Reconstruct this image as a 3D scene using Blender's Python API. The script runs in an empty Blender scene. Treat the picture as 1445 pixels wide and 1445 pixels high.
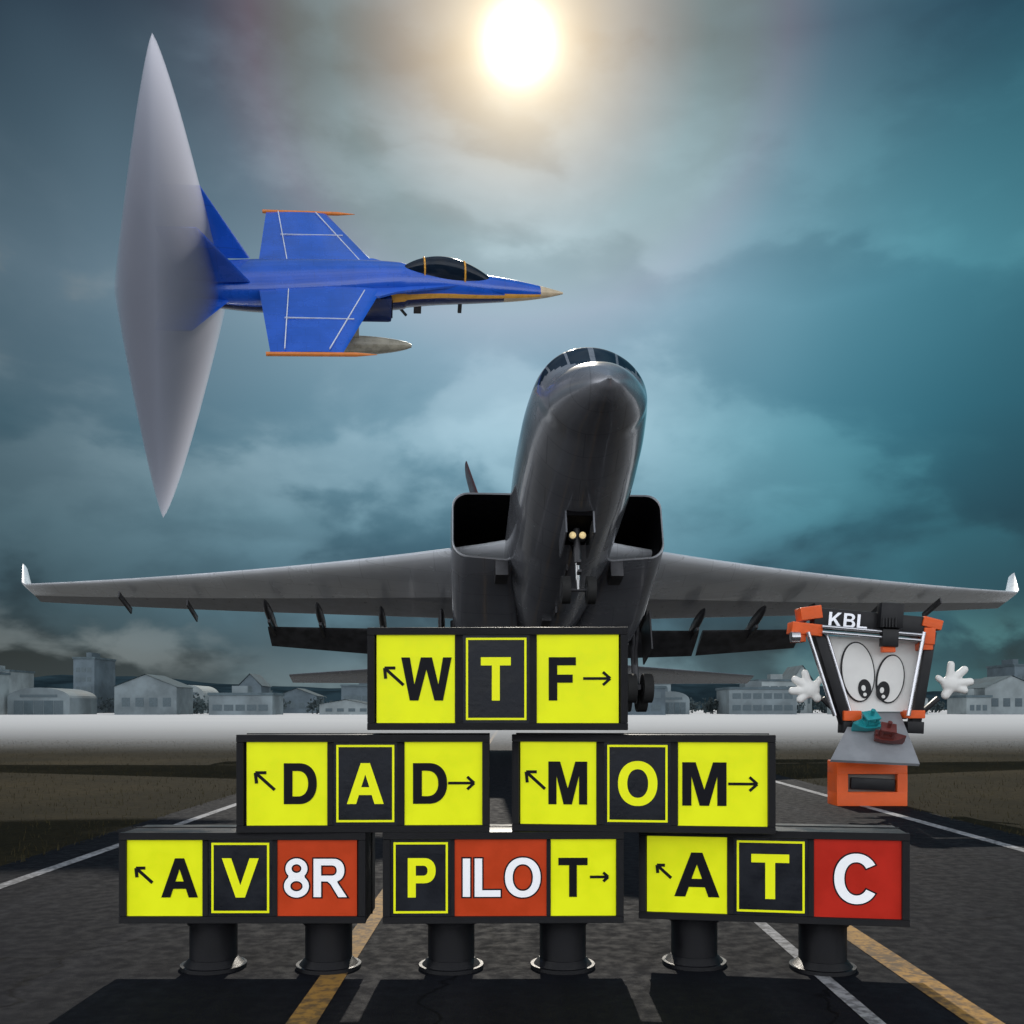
import bpy, bmesh, math, random
import numpy as np
from mathutils import Vector, Matrix, Euler
random.seed(7)
R = math.radians
sc = bpy.context.scene
K = 36.0/35.0/1445.0
H = 1.65

# ------------------------------------------------------------------ camera
cam = bpy.data.cameras.new("camera"); co = bpy.data.objects.new("camera", cam)
sc.collection.objects.link(co); sc.camera = co
cam.lens = 35; cam.sensor_width = 36; cam.shift_y = 0.192
cam.clip_start = 0.1; cam.clip_end = 9000
co.location = (0, 0, H); co.rotation_euler = (R(90), 0, 0)
sc.view_settings.view_transform = 'Standard'
sc.view_settings.look = 'None'; sc.view_settings.exposure = 0

# ------------------------------------------------------------------ node helpers
class NT:
    def __init__(s, nt): s.nt = nt; s.n = nt.nodes; s.l = nt.links
    def new(s, t, **kw):
        nd = s.n.new(t)
        for k, v in kw.items(): setattr(nd, k, v)
        return nd
    def link(s, a, b): s.l.new(a, b)
    def setin(s, sock, v):
        if isinstance(v, bpy.types.NodeSocket): s.l.new(v, sock)
        else: sock.default_value = v
    def math(s, op, a, b=0.0, c=None, clamp=False):
        nd = s.new('ShaderNodeMath', operation=op, use_clamp=clamp)
        s.setin(nd.inputs[0], a); s.setin(nd.inputs[1], b)
        if c is not None: s.setin(nd.inputs[2], c)
        return nd.outputs[0]
    def vmath(s, op, a, b=None):
        nd = s.new('ShaderNodeVectorMath', operation=op)
        s.setin(nd.inputs[0], a)
        if b is not None: s.setin(nd.inputs[1], b)
        return nd.outputs['Value'] if op == 'DOT_PRODUCT' else nd.outputs[0]
    def maprange(s, v, a, b, c=0.0, d=1.0, smooth=True):
        nd = s.new('ShaderNodeMapRange', interpolation_type='SMOOTHSTEP' if smooth else 'LINEAR')
        s.setin(nd.inputs[0], v)
        for i, q in enumerate((a, b, c, d)): nd.inputs[i+1].default_value = q
        return nd.outputs[0]
    def ramp(s, f, stops):
        nd = s.new('ShaderNodeValToRGB'); s.setin(nd.inputs[0], f)
        e = nd.color_ramp.elements
        while len(e) < len(stops): e.new(0.5)
        for el, (p, c) in zip(e, stops):
            el.position = p; el.color = (*c, 1) if len(c) == 3 else c
        return nd.outputs[0]
    def mix(s, f, a, b, blend='MIX'):
        nd = s.new('ShaderNodeMix', data_type='RGBA', blend_type=blend)
        s.setin(nd.inputs[0], f)
        for sock, v in ((nd.inputs[6], a), (nd.inputs[7], b)):
            if isinstance(v, tuple) and len(v) == 3: v = (*v, 1)
            s.setin(sock, v)
        return nd.outputs[2]
    def noise(s, vec, scale, detail=4, rough=0.5, dist=0.0):
        nd = s.new('ShaderNodeTexNoise'); nd.inputs['Scale'].default_value = scale
        nd.inputs['Detail'].default_value = detail; nd.inputs['Roughness'].default_value = rough
        nd.inputs['Distortion'].default_value = dist
        if vec is not None: s.link(vec, nd.inputs['Vector'])
        return nd.outputs[0]
    def scale(s, vec, x, y, z):
        return s.vmath('MULTIPLY', vec, (x, y, z))
    def grey(s, v):
        cc = s.new('ShaderNodeCombineColor')
        for i in range(3): s.link(v, cc.inputs[i])
        return cc.outputs[0]

def mat(name, col, rough=0.5, metal=0.0, var=0.12, vscale=3.0, bump=0.0, bscale=40.0,
        emit=0.0, spec=0.5, coat=0.0, layers=0.0, panel=None, pdark=.72):
    m = bpy.data.materials.new(name); m.use_nodes = True
    t = NT(m.node_tree); b = m.node_tree.nodes['Principled BSDF']
    tc = t.new('ShaderNodeTexCoord').outputs['Object']
    n = t.noise(tc, vscale, 4, 0.6)
    f = t.maprange(n, 0.3, 0.7, 1-var, 1+var)
    c = t.mix(1.0, (*col, 1), t.grey(f), 'MULTIPLY')
    if panel:
        br = t.new('ShaderNodeTexBrick'); br.inputs['Scale'].default_value = panel
        br.inputs['Mortar Size'].default_value = 0.004; br.inputs['Mortar Smooth'].default_value = 0.3
        br.inputs['Color1'].default_value = (1, 1, 1, 1); br.inputs['Color2'].default_value = (.95, .95, .95, 1)
        br.inputs['Mortar'].default_value = (pdark, pdark, pdark, 1)
        t.link(tc, br.inputs['Vector'])
        c = t.mix(1.0, c, br.outputs[0], 'MULTIPLY')
    t.link(c, b.inputs['Base Color'])
    rr = t.maprange(n, 0.3, 0.7, max(rough-.08, .02), min(rough+.1, 1))
    t.link(rr, b.inputs['Roughness'])
    b.inputs['Metallic'].default_value = metal
    b.inputs['Specular IOR Level'].default_value = spec
    b.inputs['Coat Weight'].default_value = coat
    if emit:
        t.link(c, b.inputs['Emission Color']); b.inputs['Emission Strength'].default_value = emit
    if bump or layers:
        h = t.noise(tc, bscale, 3)
        if layers:
            w = t.new('ShaderNodeTexWave', bands_direction='Z'); w.inputs['Scale'].default_value = layers
            w.inputs['Distortion'].default_value = 0.3
            t.link(tc, w.inputs['Vector'])
            h = t.math('ADD', t.math('MULTIPLY', h, .5), w.outputs[1])
        bp = t.new('ShaderNodeBump'); bp.inputs['Strength'].default_value = bump or .3
        bp.inputs['Distance'].default_value = 0.01
        t.link(h, bp.inputs['Height']); t.link(bp.outputs[0], b.inputs['Normal'])
    return m

# ------------------------------------------------------------------ mesh helpers
def obj(name, me, mats=(), parent=None, M=None, smooth=None):
    o = bpy.data.objects.new(name, me); sc.collection.objects.link(o)
    for m in (mats if isinstance(mats, (list, tuple)) else [mats]): me.materials.append(m)
    if smooth is not None:
        me.shade_smooth(); me.set_sharp_from_angle(angle=R(smooth))
    if parent: o.parent = parent
    if M is not None: o.matrix_local = M
    return o
def empty(name, M=None):
    o = bpy.data.objects.new(name, None); sc.collection.objects.link(o)
    if M is not None: o.matrix_world = M
    return o
def bm_mesh(bm, name):
    bmesh.ops.recalc_face_normals(bm, faces=bm.faces)
    me = bpy.data.meshes.new(name); bm.to_mesh(me); bm.free(); return me
def add_box(bm, lo, hi, M=None, bev=0.0, mi=0):
    t = bmesh.new(); bmesh.ops.create_cube(t, size=1)
    for v in t.verts:
        v.co = Vector([lo[i]+(v.co[i]+.5)*(hi[i]-lo[i]) for i in range(3)])
    if bev: bmesh.ops.bevel(t, geom=list(t.edges), offset=bev, segments=2, affect='EDGES', profile=.6)
    merge(bm, t, M, mi)
def merge(bm, t, M=None, mi=0):
    if M is not None: bmesh.ops.transform(t, matrix=M, verts=t.verts)
    for f in t.faces: f.material_index = mi
    me = bpy.data.meshes.new("tmp"); t.to_mesh(me); t.free()
    bm.from_mesh(me); bpy.data.meshes.remove(me)
def add_cyl(bm, p1, p2, r1, r2=None, seg=24, mi=0):
    r2 = r1 if r2 is None else r2
    p1, p2 = Vector(p1), Vector(p2); d = p2-p1
    t = bmesh.new(); bmesh.ops.create_cone(t, cap_ends=True, segments=seg, radius1=r1, radius2=r2, depth=d.length)
    M = Matrix.Translation((p1+p2)/2) @ d.to_track_quat('Z', 'Y').to_matrix().to_4x4()
    merge(bm, t, M, mi)
def add_sph(bm, c, r, sx=1, sy=1, sz=1, seg=20, mi=0, rot=None):
    t = bmesh.new(); bmesh.ops.create_uvsphere(t, u_segments=seg, v_segments=seg//2, radius=r)
    M = Matrix.Translation(c) @ (rot or Matrix()) @ Matrix.Diagonal((sx, sy, sz, 1))
    merge(bm, t, M, mi)
def box(name, lo, hi, m, parent=None, bev=0.0, smooth=30):
    bm = bmesh.new(); add_box(bm, lo, hi, None, bev)
    return obj(name, bm_mesh(bm, name), m, parent, smooth=smooth)
def add_loft(bm, rings, cap=True, mi=0, mfun=None):
    vs = [[bm.verts.new(p) for p in r] for r in rings]
    n = len(rings[0])
    for i in range(len(rings)-1):
        for j in range(n):
            f = bm.faces.new((vs[i][j], vs[i][(j+1) % n], vs[i+1][(j+1) % n], vs[i+1][j]))
            f.material_index = mfun(i, j) if mfun else mi
    if cap:
        for r in (vs[0], vs[-1]):
            try:
                f = bm.faces.new(r); f.material_index = mi
            except ValueError: pass
    return vs
def hermite(keys, t):
    xs = [k[0] for k in keys]; n = len(keys); out = []
    if t <= xs[0]: return list(keys[0][1:])
    if t >= xs[-1]: return list(keys[-1][1:])
    i = max(j for j in range(n-1) if xs[j] <= t)
    h = xs[i+1]-xs[i]; u = (t-xs[i])/h
    for c in range(1, len(keys[0])):
        d = [(keys[j+1][c]-keys[j][c])/(xs[j+1]-xs[j]) for j in range(n-1)]
        def m(j):
            if j == 0: return d[0]
            if j == n-1: return d[-1]
            return 0 if d[j-1]*d[j] <= 0 else 2*d[j-1]*d[j]/(d[j-1]+d[j])
        a, b = keys[i][c], keys[i+1][c]
        out.append((2*u**3-3*u*u+1)*a+(u**3-2*u*u+u)*h*m(i)+(-2*u**3+3*u*u)*b+(u**3-u*u)*h*m(i+1))
    return out
def airfoil(le, chord, thick, fwd, up, n=14, camber=.02, tw=0.0):
    le, fwd, up = Vector(le), Vector(fwd), Vector(up)
    pts = []
    def yt(u): return 5*thick*(.2969*math.sqrt(u)-.126*u-.3516*u*u+.2843*u**3-.1015*u**4)
    us = [(1-math.cos(math.pi*i/n))/2 for i in range(n+1)]
    for u in us[::-1]: pts.append((u, camber*4*u*(1-u)+yt(u)))
    for u in us[1:-1]: pts.append((u, camber*4*u*(1-u)-yt(u)))
    return [le - fwd*(u*chord) + up*((v - math.tan(tw)*u)*chord) for u, v in pts]
def earc(cx, cy, rx, ry, a0, a1, n=16, e=1.0):
    out = []
    for i in range(n+1):
        a = R(a0+(a1-a0)*i/n); c, s = math.cos(a), math.sin(a)
        out.append((cx+rx*math.copysign(abs(c)**e, c), cy+ry*math.copysign(abs(s)**e, s)))
    return out
G = {
 'M': (.98, [[(0,0),(0,1),(.29,1),(.50,.33),(.71,1),(1,1),(1,0),(.81,0),(.81,.76),(.60,0),(.40,0),(.19,.76),(.19,0)]]),
 'W': (1.3, [[(0,1),(.155,1),(.255,.31),(.395,1),(.605,1),(.745,.31),(.845,1),(1,1),(.83,0),(.67,0),(.50,.77),(.33,0),(.17,0)]]),
 'A': (.98, [[(0,0),(.38,1),(.62,1),(1,0),(.77,0),(.69,.225),(.31,.225),(.23,0)], [(.365,.395),(.635,.395),(.5,.77)]]),
 'V': (.95, [[(0,1),(.23,1),(.5,.26),(.77,1),(1,1),(.62,0),(.38,0)]]),
 'T': (.85, [[(0,1),(1,1),(1,.83),(.62,.83),(.62,0),(.38,0),(.38,.83),(0,.83)]]),
 'F': (.76, [[(0,0),(0,1),(1,1),(1,.83),(.29,.83),(.29,.59),(.88,.59),(.88,.42),(.29,.42),(.29,0)]]),
 'L': (.74, [[(0,0),(0,1),(.29,1),(.29,.17),(1,.17),(1,0)]]),
 'I': (.21, [[(0,0),(0,1),(1,1),(1,0)]]),
 'D': (.88, [[(0,0),(0,1)]+earc(.46,.5,.54,.5,90,-90,24,.9), [(.24,.17)]+[(.24,.83)]+earc(.42,.5,.34,.33,90,-90,20,.9)]),
 'O': (1.02, [earc(.5,.5,.5,.52,0,355,60,.93)[:-1], earc(.5,.5,.285,.35,0,355,60,.93)[:-1]]),
 'P': (.80, [[(0,0),(0,1)]+earc(.58,.685,.42,.315,90,-90,18,.9)+[(.26,.37),(.26,0)], [(.26,.54),(.26,.83)]+earc(.55,.685,.185,.145,90,-90,14,.9)]),
 'R': (.92, [[(0,0),(0,1)]+earc(.60,.70,.34,.30,90,-72,18,.9)+[(.74,.36),(1.02,0),(.76,0),(.52,.34),(.42,.41),(.23,.41),(.23,0)], [(.23,.56),(.23,.83)]+earc(.56,.695,.15,.135,90,-90,14,.9)]),
 'C': (.98, [earc(.5,.5,.5,.52,34,326,44,.95)+earc(.5,.5,.275,.345,322,38,40,.95)]),
 '8': (.70, [earc(.5,.285,.5,.295,-90,48,16)+earc(.5,.745,.44,.265,-44,224,28)+earc(.5,.285,.5,.295,132,264,16), earc(.5,.745,.20,.115,0,345,24), earc(.5,.285,.25,.135,0,345,24)]),
 'K': (.95, [[(0,0),(0,1),(.22,1),(.22,.56),(.66,1),(.95,1),(.50,.58),(1,0),(.72,0),(.35,.44),(.22,.32),(.22,0)]]),
 'B': (.85, [[(0,0),(0,1)]+earc(.58,.755,.36,.245,90,-60,14)+earc(.60,.27,.40,.27,60,-90,14), [(.25,.60),(.25,.84)]+earc(.54,.72,.16,.12,90,-90,10), [(.25,.16),(.25,.43)]+earc(.58,.295,.17,.135,90,-90,10)]),
}
def text(name, body, cx, cz, w, h, y, m, parent, ext=0.003, grow=0.0):
    gap = .13; tot = sum(G[c][0] for c in body)+gap*(len(body)-1)
    cu = bpy.data.curves.new(name, 'CURVE'); cu.dimensions = '2D'; cu.fill_mode = 'BOTH'; cu.extrude = ext/2; cu.offset = grow
    x = 0
    for ch in body:
        wd, cons = G[ch]
        for pts in cons:
            sp_ = cu.splines.new('POLY'); sp_.points.add(len(pts)-1); sp_.use_cyclic_u = True
            for p_, (a, b) in zip(sp_.points, pts):
                p_.co = (((x+a*wd)/tot-.5)*w, (b-.5)*h, 0, 1)
        x += wd+gap
    o = bpy.data.objects.new("t", cu); sc.collection.objects.link(o); bpy.context.view_layer.update()
    me = bpy.data.meshes.new_from_object(o.evaluated_get(bpy.context.evaluated_depsgraph_get()))
    bpy.data.objects.remove(o)
    for v in me.vertices:
        a, b, c = v.co; v.co = (cx+a, y-ext/2-c, cz+b)
    return obj(name, me, m, parent)

# ------------------------------------------------------------------ world
SE = math.atan(940*K)
sund = Vector((0.006, math.cos(SE), math.sin(SE))).normalized()
w = bpy.data.worlds.new("World"); sc.world = w; w.use_nodes = True
t = NT(w.node_tree); t.n.clear()
tc = t.new('ShaderNodeTexCoord').outputs['Generated']
d = t.vmath('NORMALIZE', tc)
sp = t.new('ShaderNodeSeparateXYZ'); t.link(d, sp.inputs[0]); X, Y, Z = sp.outputs
n_big = t.noise(t.scale(d, 1, 1, 1.6), 2.3, 2, 0.5, 0.5)
n_cl = t.noise(t.vmath('ADD', t.scale(d, 1, 1, 1.7), (.35, 0, .2)), 3.3, 8, 0.48, 0.25)
n_cl2 = t.noise(t.vmath('ADD', t.scale(d, 1, 1, 2.0), (3.1, 1.7, .4)), 9.0, 6, 0.50, 0.2)
cl = t.math('ADD', t.math('MULTIPLY', n_cl, .78), t.math('MULTIPLY', n_cl2, .22))
cmask = t.maprange(cl, .42, .58)
edge = t.maprange(cl, .475, .53)
zz = t.math('MAXIMUM', Z, 0.0)
zj = t.math('ADD', zz, t.math('MULTIPLY', t.math('SUBTRACT', n_big, .5), .12))
dark = t.ramp(zj, [(0, (.028, .070, .100)), (.05, (.008, .028, .045)), (.12, (.009, .042, .070)), (.18, (.028, .092, .132)),
                   (.26, (.085, .195, .262)), (.37, (.170, .280, .360)), (.46, (.080, .150, .205)),
                   (.55, (.011, .035, .066)), (1, (.12, .19, .27))])
light = t.ramp(zj, [(0, (.20, .28, .31)), (.05, (.060, .125, .165)), (.12, (.075, .170, .225)), (.18, (.135, .260, .325)),
                    (.26, (.25, .39, .465)), (.37, (.32, .435, .52)), (.46, (.20, .30, .37)),
                    (.55, (.055, .105, .155)), (1, (.3, .38, .45))])
puff = t.mix(t.maprange(n_cl2, .38, .62, .0, .60), light, t.mix(.6, light, dark))
c = t.mix(t.math('ADD', t.math('MULTIPLY', cmask, .62), t.math('MULTIPLY', edge, .38)), dark, puff)
lowc = t.math('MULTIPLY', t.math('MULTIPLY', t.maprange(Z, .11, .06), t.maprange(Z, .015, .05)), t.math('MULTIPLY', t.maprange(n_cl2, .48, .60), t.maprange(t.math('ABSOLUTE', X), .22, .38)))
c = t.mix(t.math('MULTIPLY', lowc, .6), c, (.34, .41, .43))
c = t.mix(t.maprange(X, .05, .42), c, t.mix(1.0, c, (.42, 1.12, 1.16), 'MULTIPLY'))
beige = t.math('MULTIPLY', t.maprange(X, -.32, -.45), t.math('MULTIPLY', t.math('MULTIPLY', t.maprange(Z, .28, .38), t.maprange(Z, .52, .44)), t.maprange(cl, .46, .53)))
c = t.mix(t.math('MULTIPLY', beige, .75), c, (.50, .46, .37))
az = t.maprange(t.math('ABSOLUTE', X), .0, .50, 1.48, .46)
c = t.mix(1.0, c, t.grey(az), 'MULTIPLY')
back = t.maprange(Y, .20, -.35)
low = t.maprange(Z, .0, .7, 2.1, .75)
c = t.mix(back, c, t.mix(1.0, t.mix(cmask, (.72, .78, .86), (1.25, 1.28, 1.32)), t.grey(low), 'MULTIPLY'))  # sky behind the camera brightened, most near the horizon, as added fill
sd = t.math('MAXIMUM', t.vmath('DOT_PRODUCT', d, tuple(sund)), 0.0)
def lobe(p, a): return t.math('MULTIPLY', t.math('POWER', sd, p), a)
g_core = t.math('ADD', lobe(6500, 6.0), lobe(1400, .8))
g_mid = lobe(240, .62); g_wide = lobe(60, .22)
def tint(v, col):
    vm = t.new('ShaderNodeVectorMath', operation='SCALE'); vm.inputs[0].default_value = col
    t.link(v, vm.inputs['Scale']); return vm.outputs[0]
glow = t.vmath('ADD', t.vmath('ADD', tint(g_core, (1, .92, .70)), tint(g_mid, (1, .74, .40))), tint(g_wide, (.95, .74, .50)))
ang = t.math('MULTIPLY', t.math('ARCCOSINE', t.math('MINIMUM', sd, .99999)), 57.2958)
halo = t.ramp(t.maprange(ang, 6, 17, 0, 1, False), [(0, (0, 0, 0)), (.28, (.003, .026, .012)), (.44, (.030, .027, .004)), (.60, (.045, .008, .010)), (.8, (.005, .002, .007)), (1, (0, 0, 0))])
glow = t.vmath('ADD', glow, halo)
bgc = t.new('ShaderNodeBackground'); t.link(c, bgc.inputs[0])
bgg = t.new('ShaderNodeBackground'); t.link(glow, bgg.inputs[0])
sky = t.new('ShaderNodeTexSky', sky_type='NISHITA'); sky.sun_disc = False
sky.sun_elevation = SE; sky.sun_rotation = 0.0; sky.air_density = 1.2; sky.dust_density = .6
bgs = t.new('ShaderNodeBackground'); t.link(sky.outputs[0], bgs.inputs[0]); bgs.inputs[1].default_value = .05
mx = t.new('ShaderNodeMixShader'); mx.inputs[0].default_value = .95
t.link(bgs.outputs[0], mx.inputs[1]); t.link(bgc.outputs[0], mx.inputs[2])
ad = t.new('ShaderNodeAddShader'); t.link(mx.outputs[0], ad.inputs[0]); t.link(bgg.outputs[0], ad.inputs[1])
wo = t.new('ShaderNodeOutputWorld'); t.link(ad.outputs[0], wo.inputs[0])

sl = bpy.data.lights.new("sun", 'SUN'); sl.energy = 3.0; sl.angle = R(.6); sl.color = (1, .93, .82)
so = bpy.data.objects.new("sun", sl); sc.collection.objects.link(so)
so.rotation_euler = (-sund).to_track_quat('-Z', 'Y').to_euler(); so.location = (0, 50, 60)

# ------------------------------------------------------------------ ground
def ground_mat():
    m = bpy.data.materials.new("dry_grass_ground"); m.use_nodes = True
    t = NT(m.node_tree); b = m.node_tree.nodes['Principled BSDF']
    tc = t.new('ShaderNodeTexCoord').outputs['Object']
    a = t.noise(tc, .12, 5, .6); f = t.noise(tc, 5, 5, .7)
    c = t.ramp(a, [(.3, (.010, .010, .005)), (.5, (.024, .020, .010)), (.68, (.046, .036, .018))])
    c = t.mix(t.maprange(f, .35, .65, 0, .6), c, (.010, .009, .006))
    t.link(c, b.inputs['Base Color']); b.inputs['Roughness'].default_value = .95
    b.inputs['Specular IOR Level'].default_value = .05
    bp = t.new('ShaderNodeBump'); bp.inputs['Distance'].default_value = .06; bp.inputs['Strength'].default_value = .8
    t.link(f, bp.inputs['Height']); t.link(bp.outputs[0], b.inputs['Normal'])
    return m
def asphalt_mat():
    m = bpy.data.materials.new("asphalt"); m.use_nodes = True
    t = NT(m.node_tree); b = m.node_tree.nodes['Principled BSDF']
    tc = t.new('ShaderNodeTexCoord').outputs['Object']
    fine = t.noise(tc, 160, 2, .7); mid = t.noise(tc, 9, 4, .6)
    streak = t.noise(t.scale(tc, 1.6, .05, 1), 1.4, 5, .6)
    c = t.ramp(streak, [(.3, (.006, .007, .010)), (.55, (.011, .012, .016)), (.75, (.021, .022, .027))])
    c = t.mix(t.maprange(mid, .3, .7, 0, .4), c, (.007, .007, .010))
    c = t.mix(t.maprange(fine, .56, .68, 0, .25), c, (.032, .032, .035))
    vo = t.new('ShaderNodeTexVoronoi', feature='DISTANCE_TO_EDGE'); vo.inputs['Scale'].default_value = .33
    wv = t.new('ShaderNodeVectorMath', operation='ADD')
    nz = t.new('ShaderNodeTexNoise'); nz.inputs['Scale'].default_value = 1.2; nz.inputs['Detail'].default_value = 5
    t.link(tc, nz.inputs[0]); t.link(tc, wv.inputs[0]); t.link(nz.outputs[1], wv.inputs[1])
    t.link(wv.outputs[0], vo.inputs['Vector'])
    c = t.mix(t.maprange(vo.outputs[0], .0, .008, .75, 0), c, (.003, .003, .004))
    t.link(c, b.inputs['Base Color'])
    t.link(t.maprange(mid, .3, .7, .66, .9), b.inputs['Roughness'])
    b.inputs['Specular IOR Level'].default_value = .05
    bp = t.new('ShaderNodeBump'); bp.inputs['Distance'].default_value = .006; bp.inputs['Strength'].default_value = .5
    t.link(fine, bp.inputs['Height']); t.link(bp.outputs[0], b.inputs['Normal'])
    return m
def paint_mat(name, col):
    m = bpy.data.materials.new(name); m.use_nodes = True
    t = NT(m.node_tree); b = m.node_tree.nodes['Principled BSDF']
    tc = t.new('ShaderNodeTexCoord').outputs['Object']
    n = t.noise(tc, 14, 6, .7); n2 = t.noise(tc, 1.1, 3)
    f = t.maprange(t.math('ADD', t.math('MULTIPLY', n, .7), t.math('MULTIPLY', n2, .3)), .42, .60, 0, .75)
    c = t.mix(f, (*col, 1), (.04, .04, .043))
    t.link(c, b.inputs['Base Color']); b.inputs['Roughness'].default_value = .75
    b.inputs['Specular IOR Level'].default_value = .2
    return m
def sheet(name, x0, x1, y0, y1, z, m, parent=None):
    me = bpy.data.meshes.new(name)
    me.from_pydata([(x0, y0, z), (x1, y0, z), (x1, y1, z), (x0, y1, z)], [], [(0, 1, 2, 3)])
    return obj(name, me, m, parent)
sheet("ground", -4000, 4000, -600, 5000, 0, ground_mat())
sheet("runway", -5.35, 6.6, -60, 1200, .004, asphalt_mat())
yw = paint_mat("worn_yellow_paint", (.38, .21, .055)); ww = paint_mat("worn_white_paint", (.36, .36, .38))
mk = empty("runway_markings")
sheet("centre_line_yellow", -1.18, -1.02, -40, 900, .008, yw, mk)
sheet("guide_line_yellow", 2.38, 2.57, -40, 900, .008, yw, mk)
sheet("guide_line_white", 1.86, 1.95, -40, 900, .008, ww, mk)
sheet("edge_line_left", -4.80, -4.66, -40, 900, .008, ww, mk)
sheet("edge_line_right", 5.86, 6.02, -40, 900, .008, ww, mk)
m = bpy.data.materials.new("painted_mist"); m.use_nodes = True; t = NT(m.node_tree); b = m.node_tree.nodes['Principled BSDF']  # white ground mist painted as a pale sheet, fading in with distance
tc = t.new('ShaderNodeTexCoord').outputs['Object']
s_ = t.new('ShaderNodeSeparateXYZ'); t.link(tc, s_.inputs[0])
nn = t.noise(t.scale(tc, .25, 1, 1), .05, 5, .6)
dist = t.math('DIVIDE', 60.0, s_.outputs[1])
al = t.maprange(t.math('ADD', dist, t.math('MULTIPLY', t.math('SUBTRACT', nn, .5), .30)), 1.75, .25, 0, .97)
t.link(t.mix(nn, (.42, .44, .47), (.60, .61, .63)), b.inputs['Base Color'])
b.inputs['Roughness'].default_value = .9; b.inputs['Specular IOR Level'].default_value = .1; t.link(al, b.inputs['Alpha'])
sheet("mist_sheet", -1500, 1500, 34, 1150, .014, m)
bm = bmesh.new()
for i in range(26000):
    s = random.random() < .5
    yy = 4+ (random.random()**1.5)*46
    xx = -5.25-(random.random()**1.4)*26 if s else 6.5+(random.random()**1.4)*26
    h = random.uniform(.03, .11); a = random.uniform(0, math.tau); l = random.uniform(0, .06)
    dx, dy = math.cos(a)*.006, math.sin(a)*.006
    v = [bm.verts.new(p) for p in ((xx-dx, yy-dy, 0), (xx+dx, yy+dy, 0), (xx+math.cos(a+1)*l, yy+math.sin(a+1)*l, h))]
    bm.faces.new(v)
obj("grass", bm_mesh(bm, "grass"), mat("dry_grass", (.040, .034, .016), .9, var=.5, vscale=.4, spec=.1))

# hills
bm = bmesh.new(); n = 160; prev = None
from mathutils import noise as mn
for i in range(n+1):
    x = -2600+5200*i/n
    h = 48+36*mn.noise((x*.0016, 3, 0))+12*mn.noise((x*.008, 1, 0))
    a = bm.verts.new((x, 1900, 0)); b_ = bm.verts.new((x, 2050, h*.8)); c_ = bm.verts.new((x, 2300, h*1.2))
    if prev:
        bm.faces.new((prev[0], a, b_, prev[1])); bm.faces.new((prev[1], b_, c_, prev[2]))
    prev = (a, b_, c_)
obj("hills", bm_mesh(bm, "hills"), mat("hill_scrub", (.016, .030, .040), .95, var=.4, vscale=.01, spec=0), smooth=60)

leafm = mat("hazy_foliage", (.055, .075, .080), .85, var=.4, vscale=.1, spec=.1)  # leaf colour lightened and blued to carry the distance haze
bm = bmesh.new()
for k in range(260):
    x = random.uniform(-330, 330); y = random.uniform(300, 420); s = random.uniform(2.6, 5.5)
    add_cyl(bm, (x, y, 0), (x, y, s*.7), .25, .12, 5)
    for j in range(110):
        p = Vector((random.gauss(0, .45), random.gauss(0, .40), random.gauss(0, .30)))*s
        c0 = Vector((x, y, s*.75))+p; q = random.uniform(.25, .6)
        e = Euler((random.random()*6, random.random()*6, random.random()*6)).to_matrix()
        bm.faces.new([bm.verts.new(c0+e@Vector(v)*q) for v in ((-1, -.6, 0), (1, -.7, .2), (.8, .8, 0), (-.9, .6, -.2))])
obj("distant_trees", bm_mesh(bm, "distant_trees"), leafm)

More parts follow.
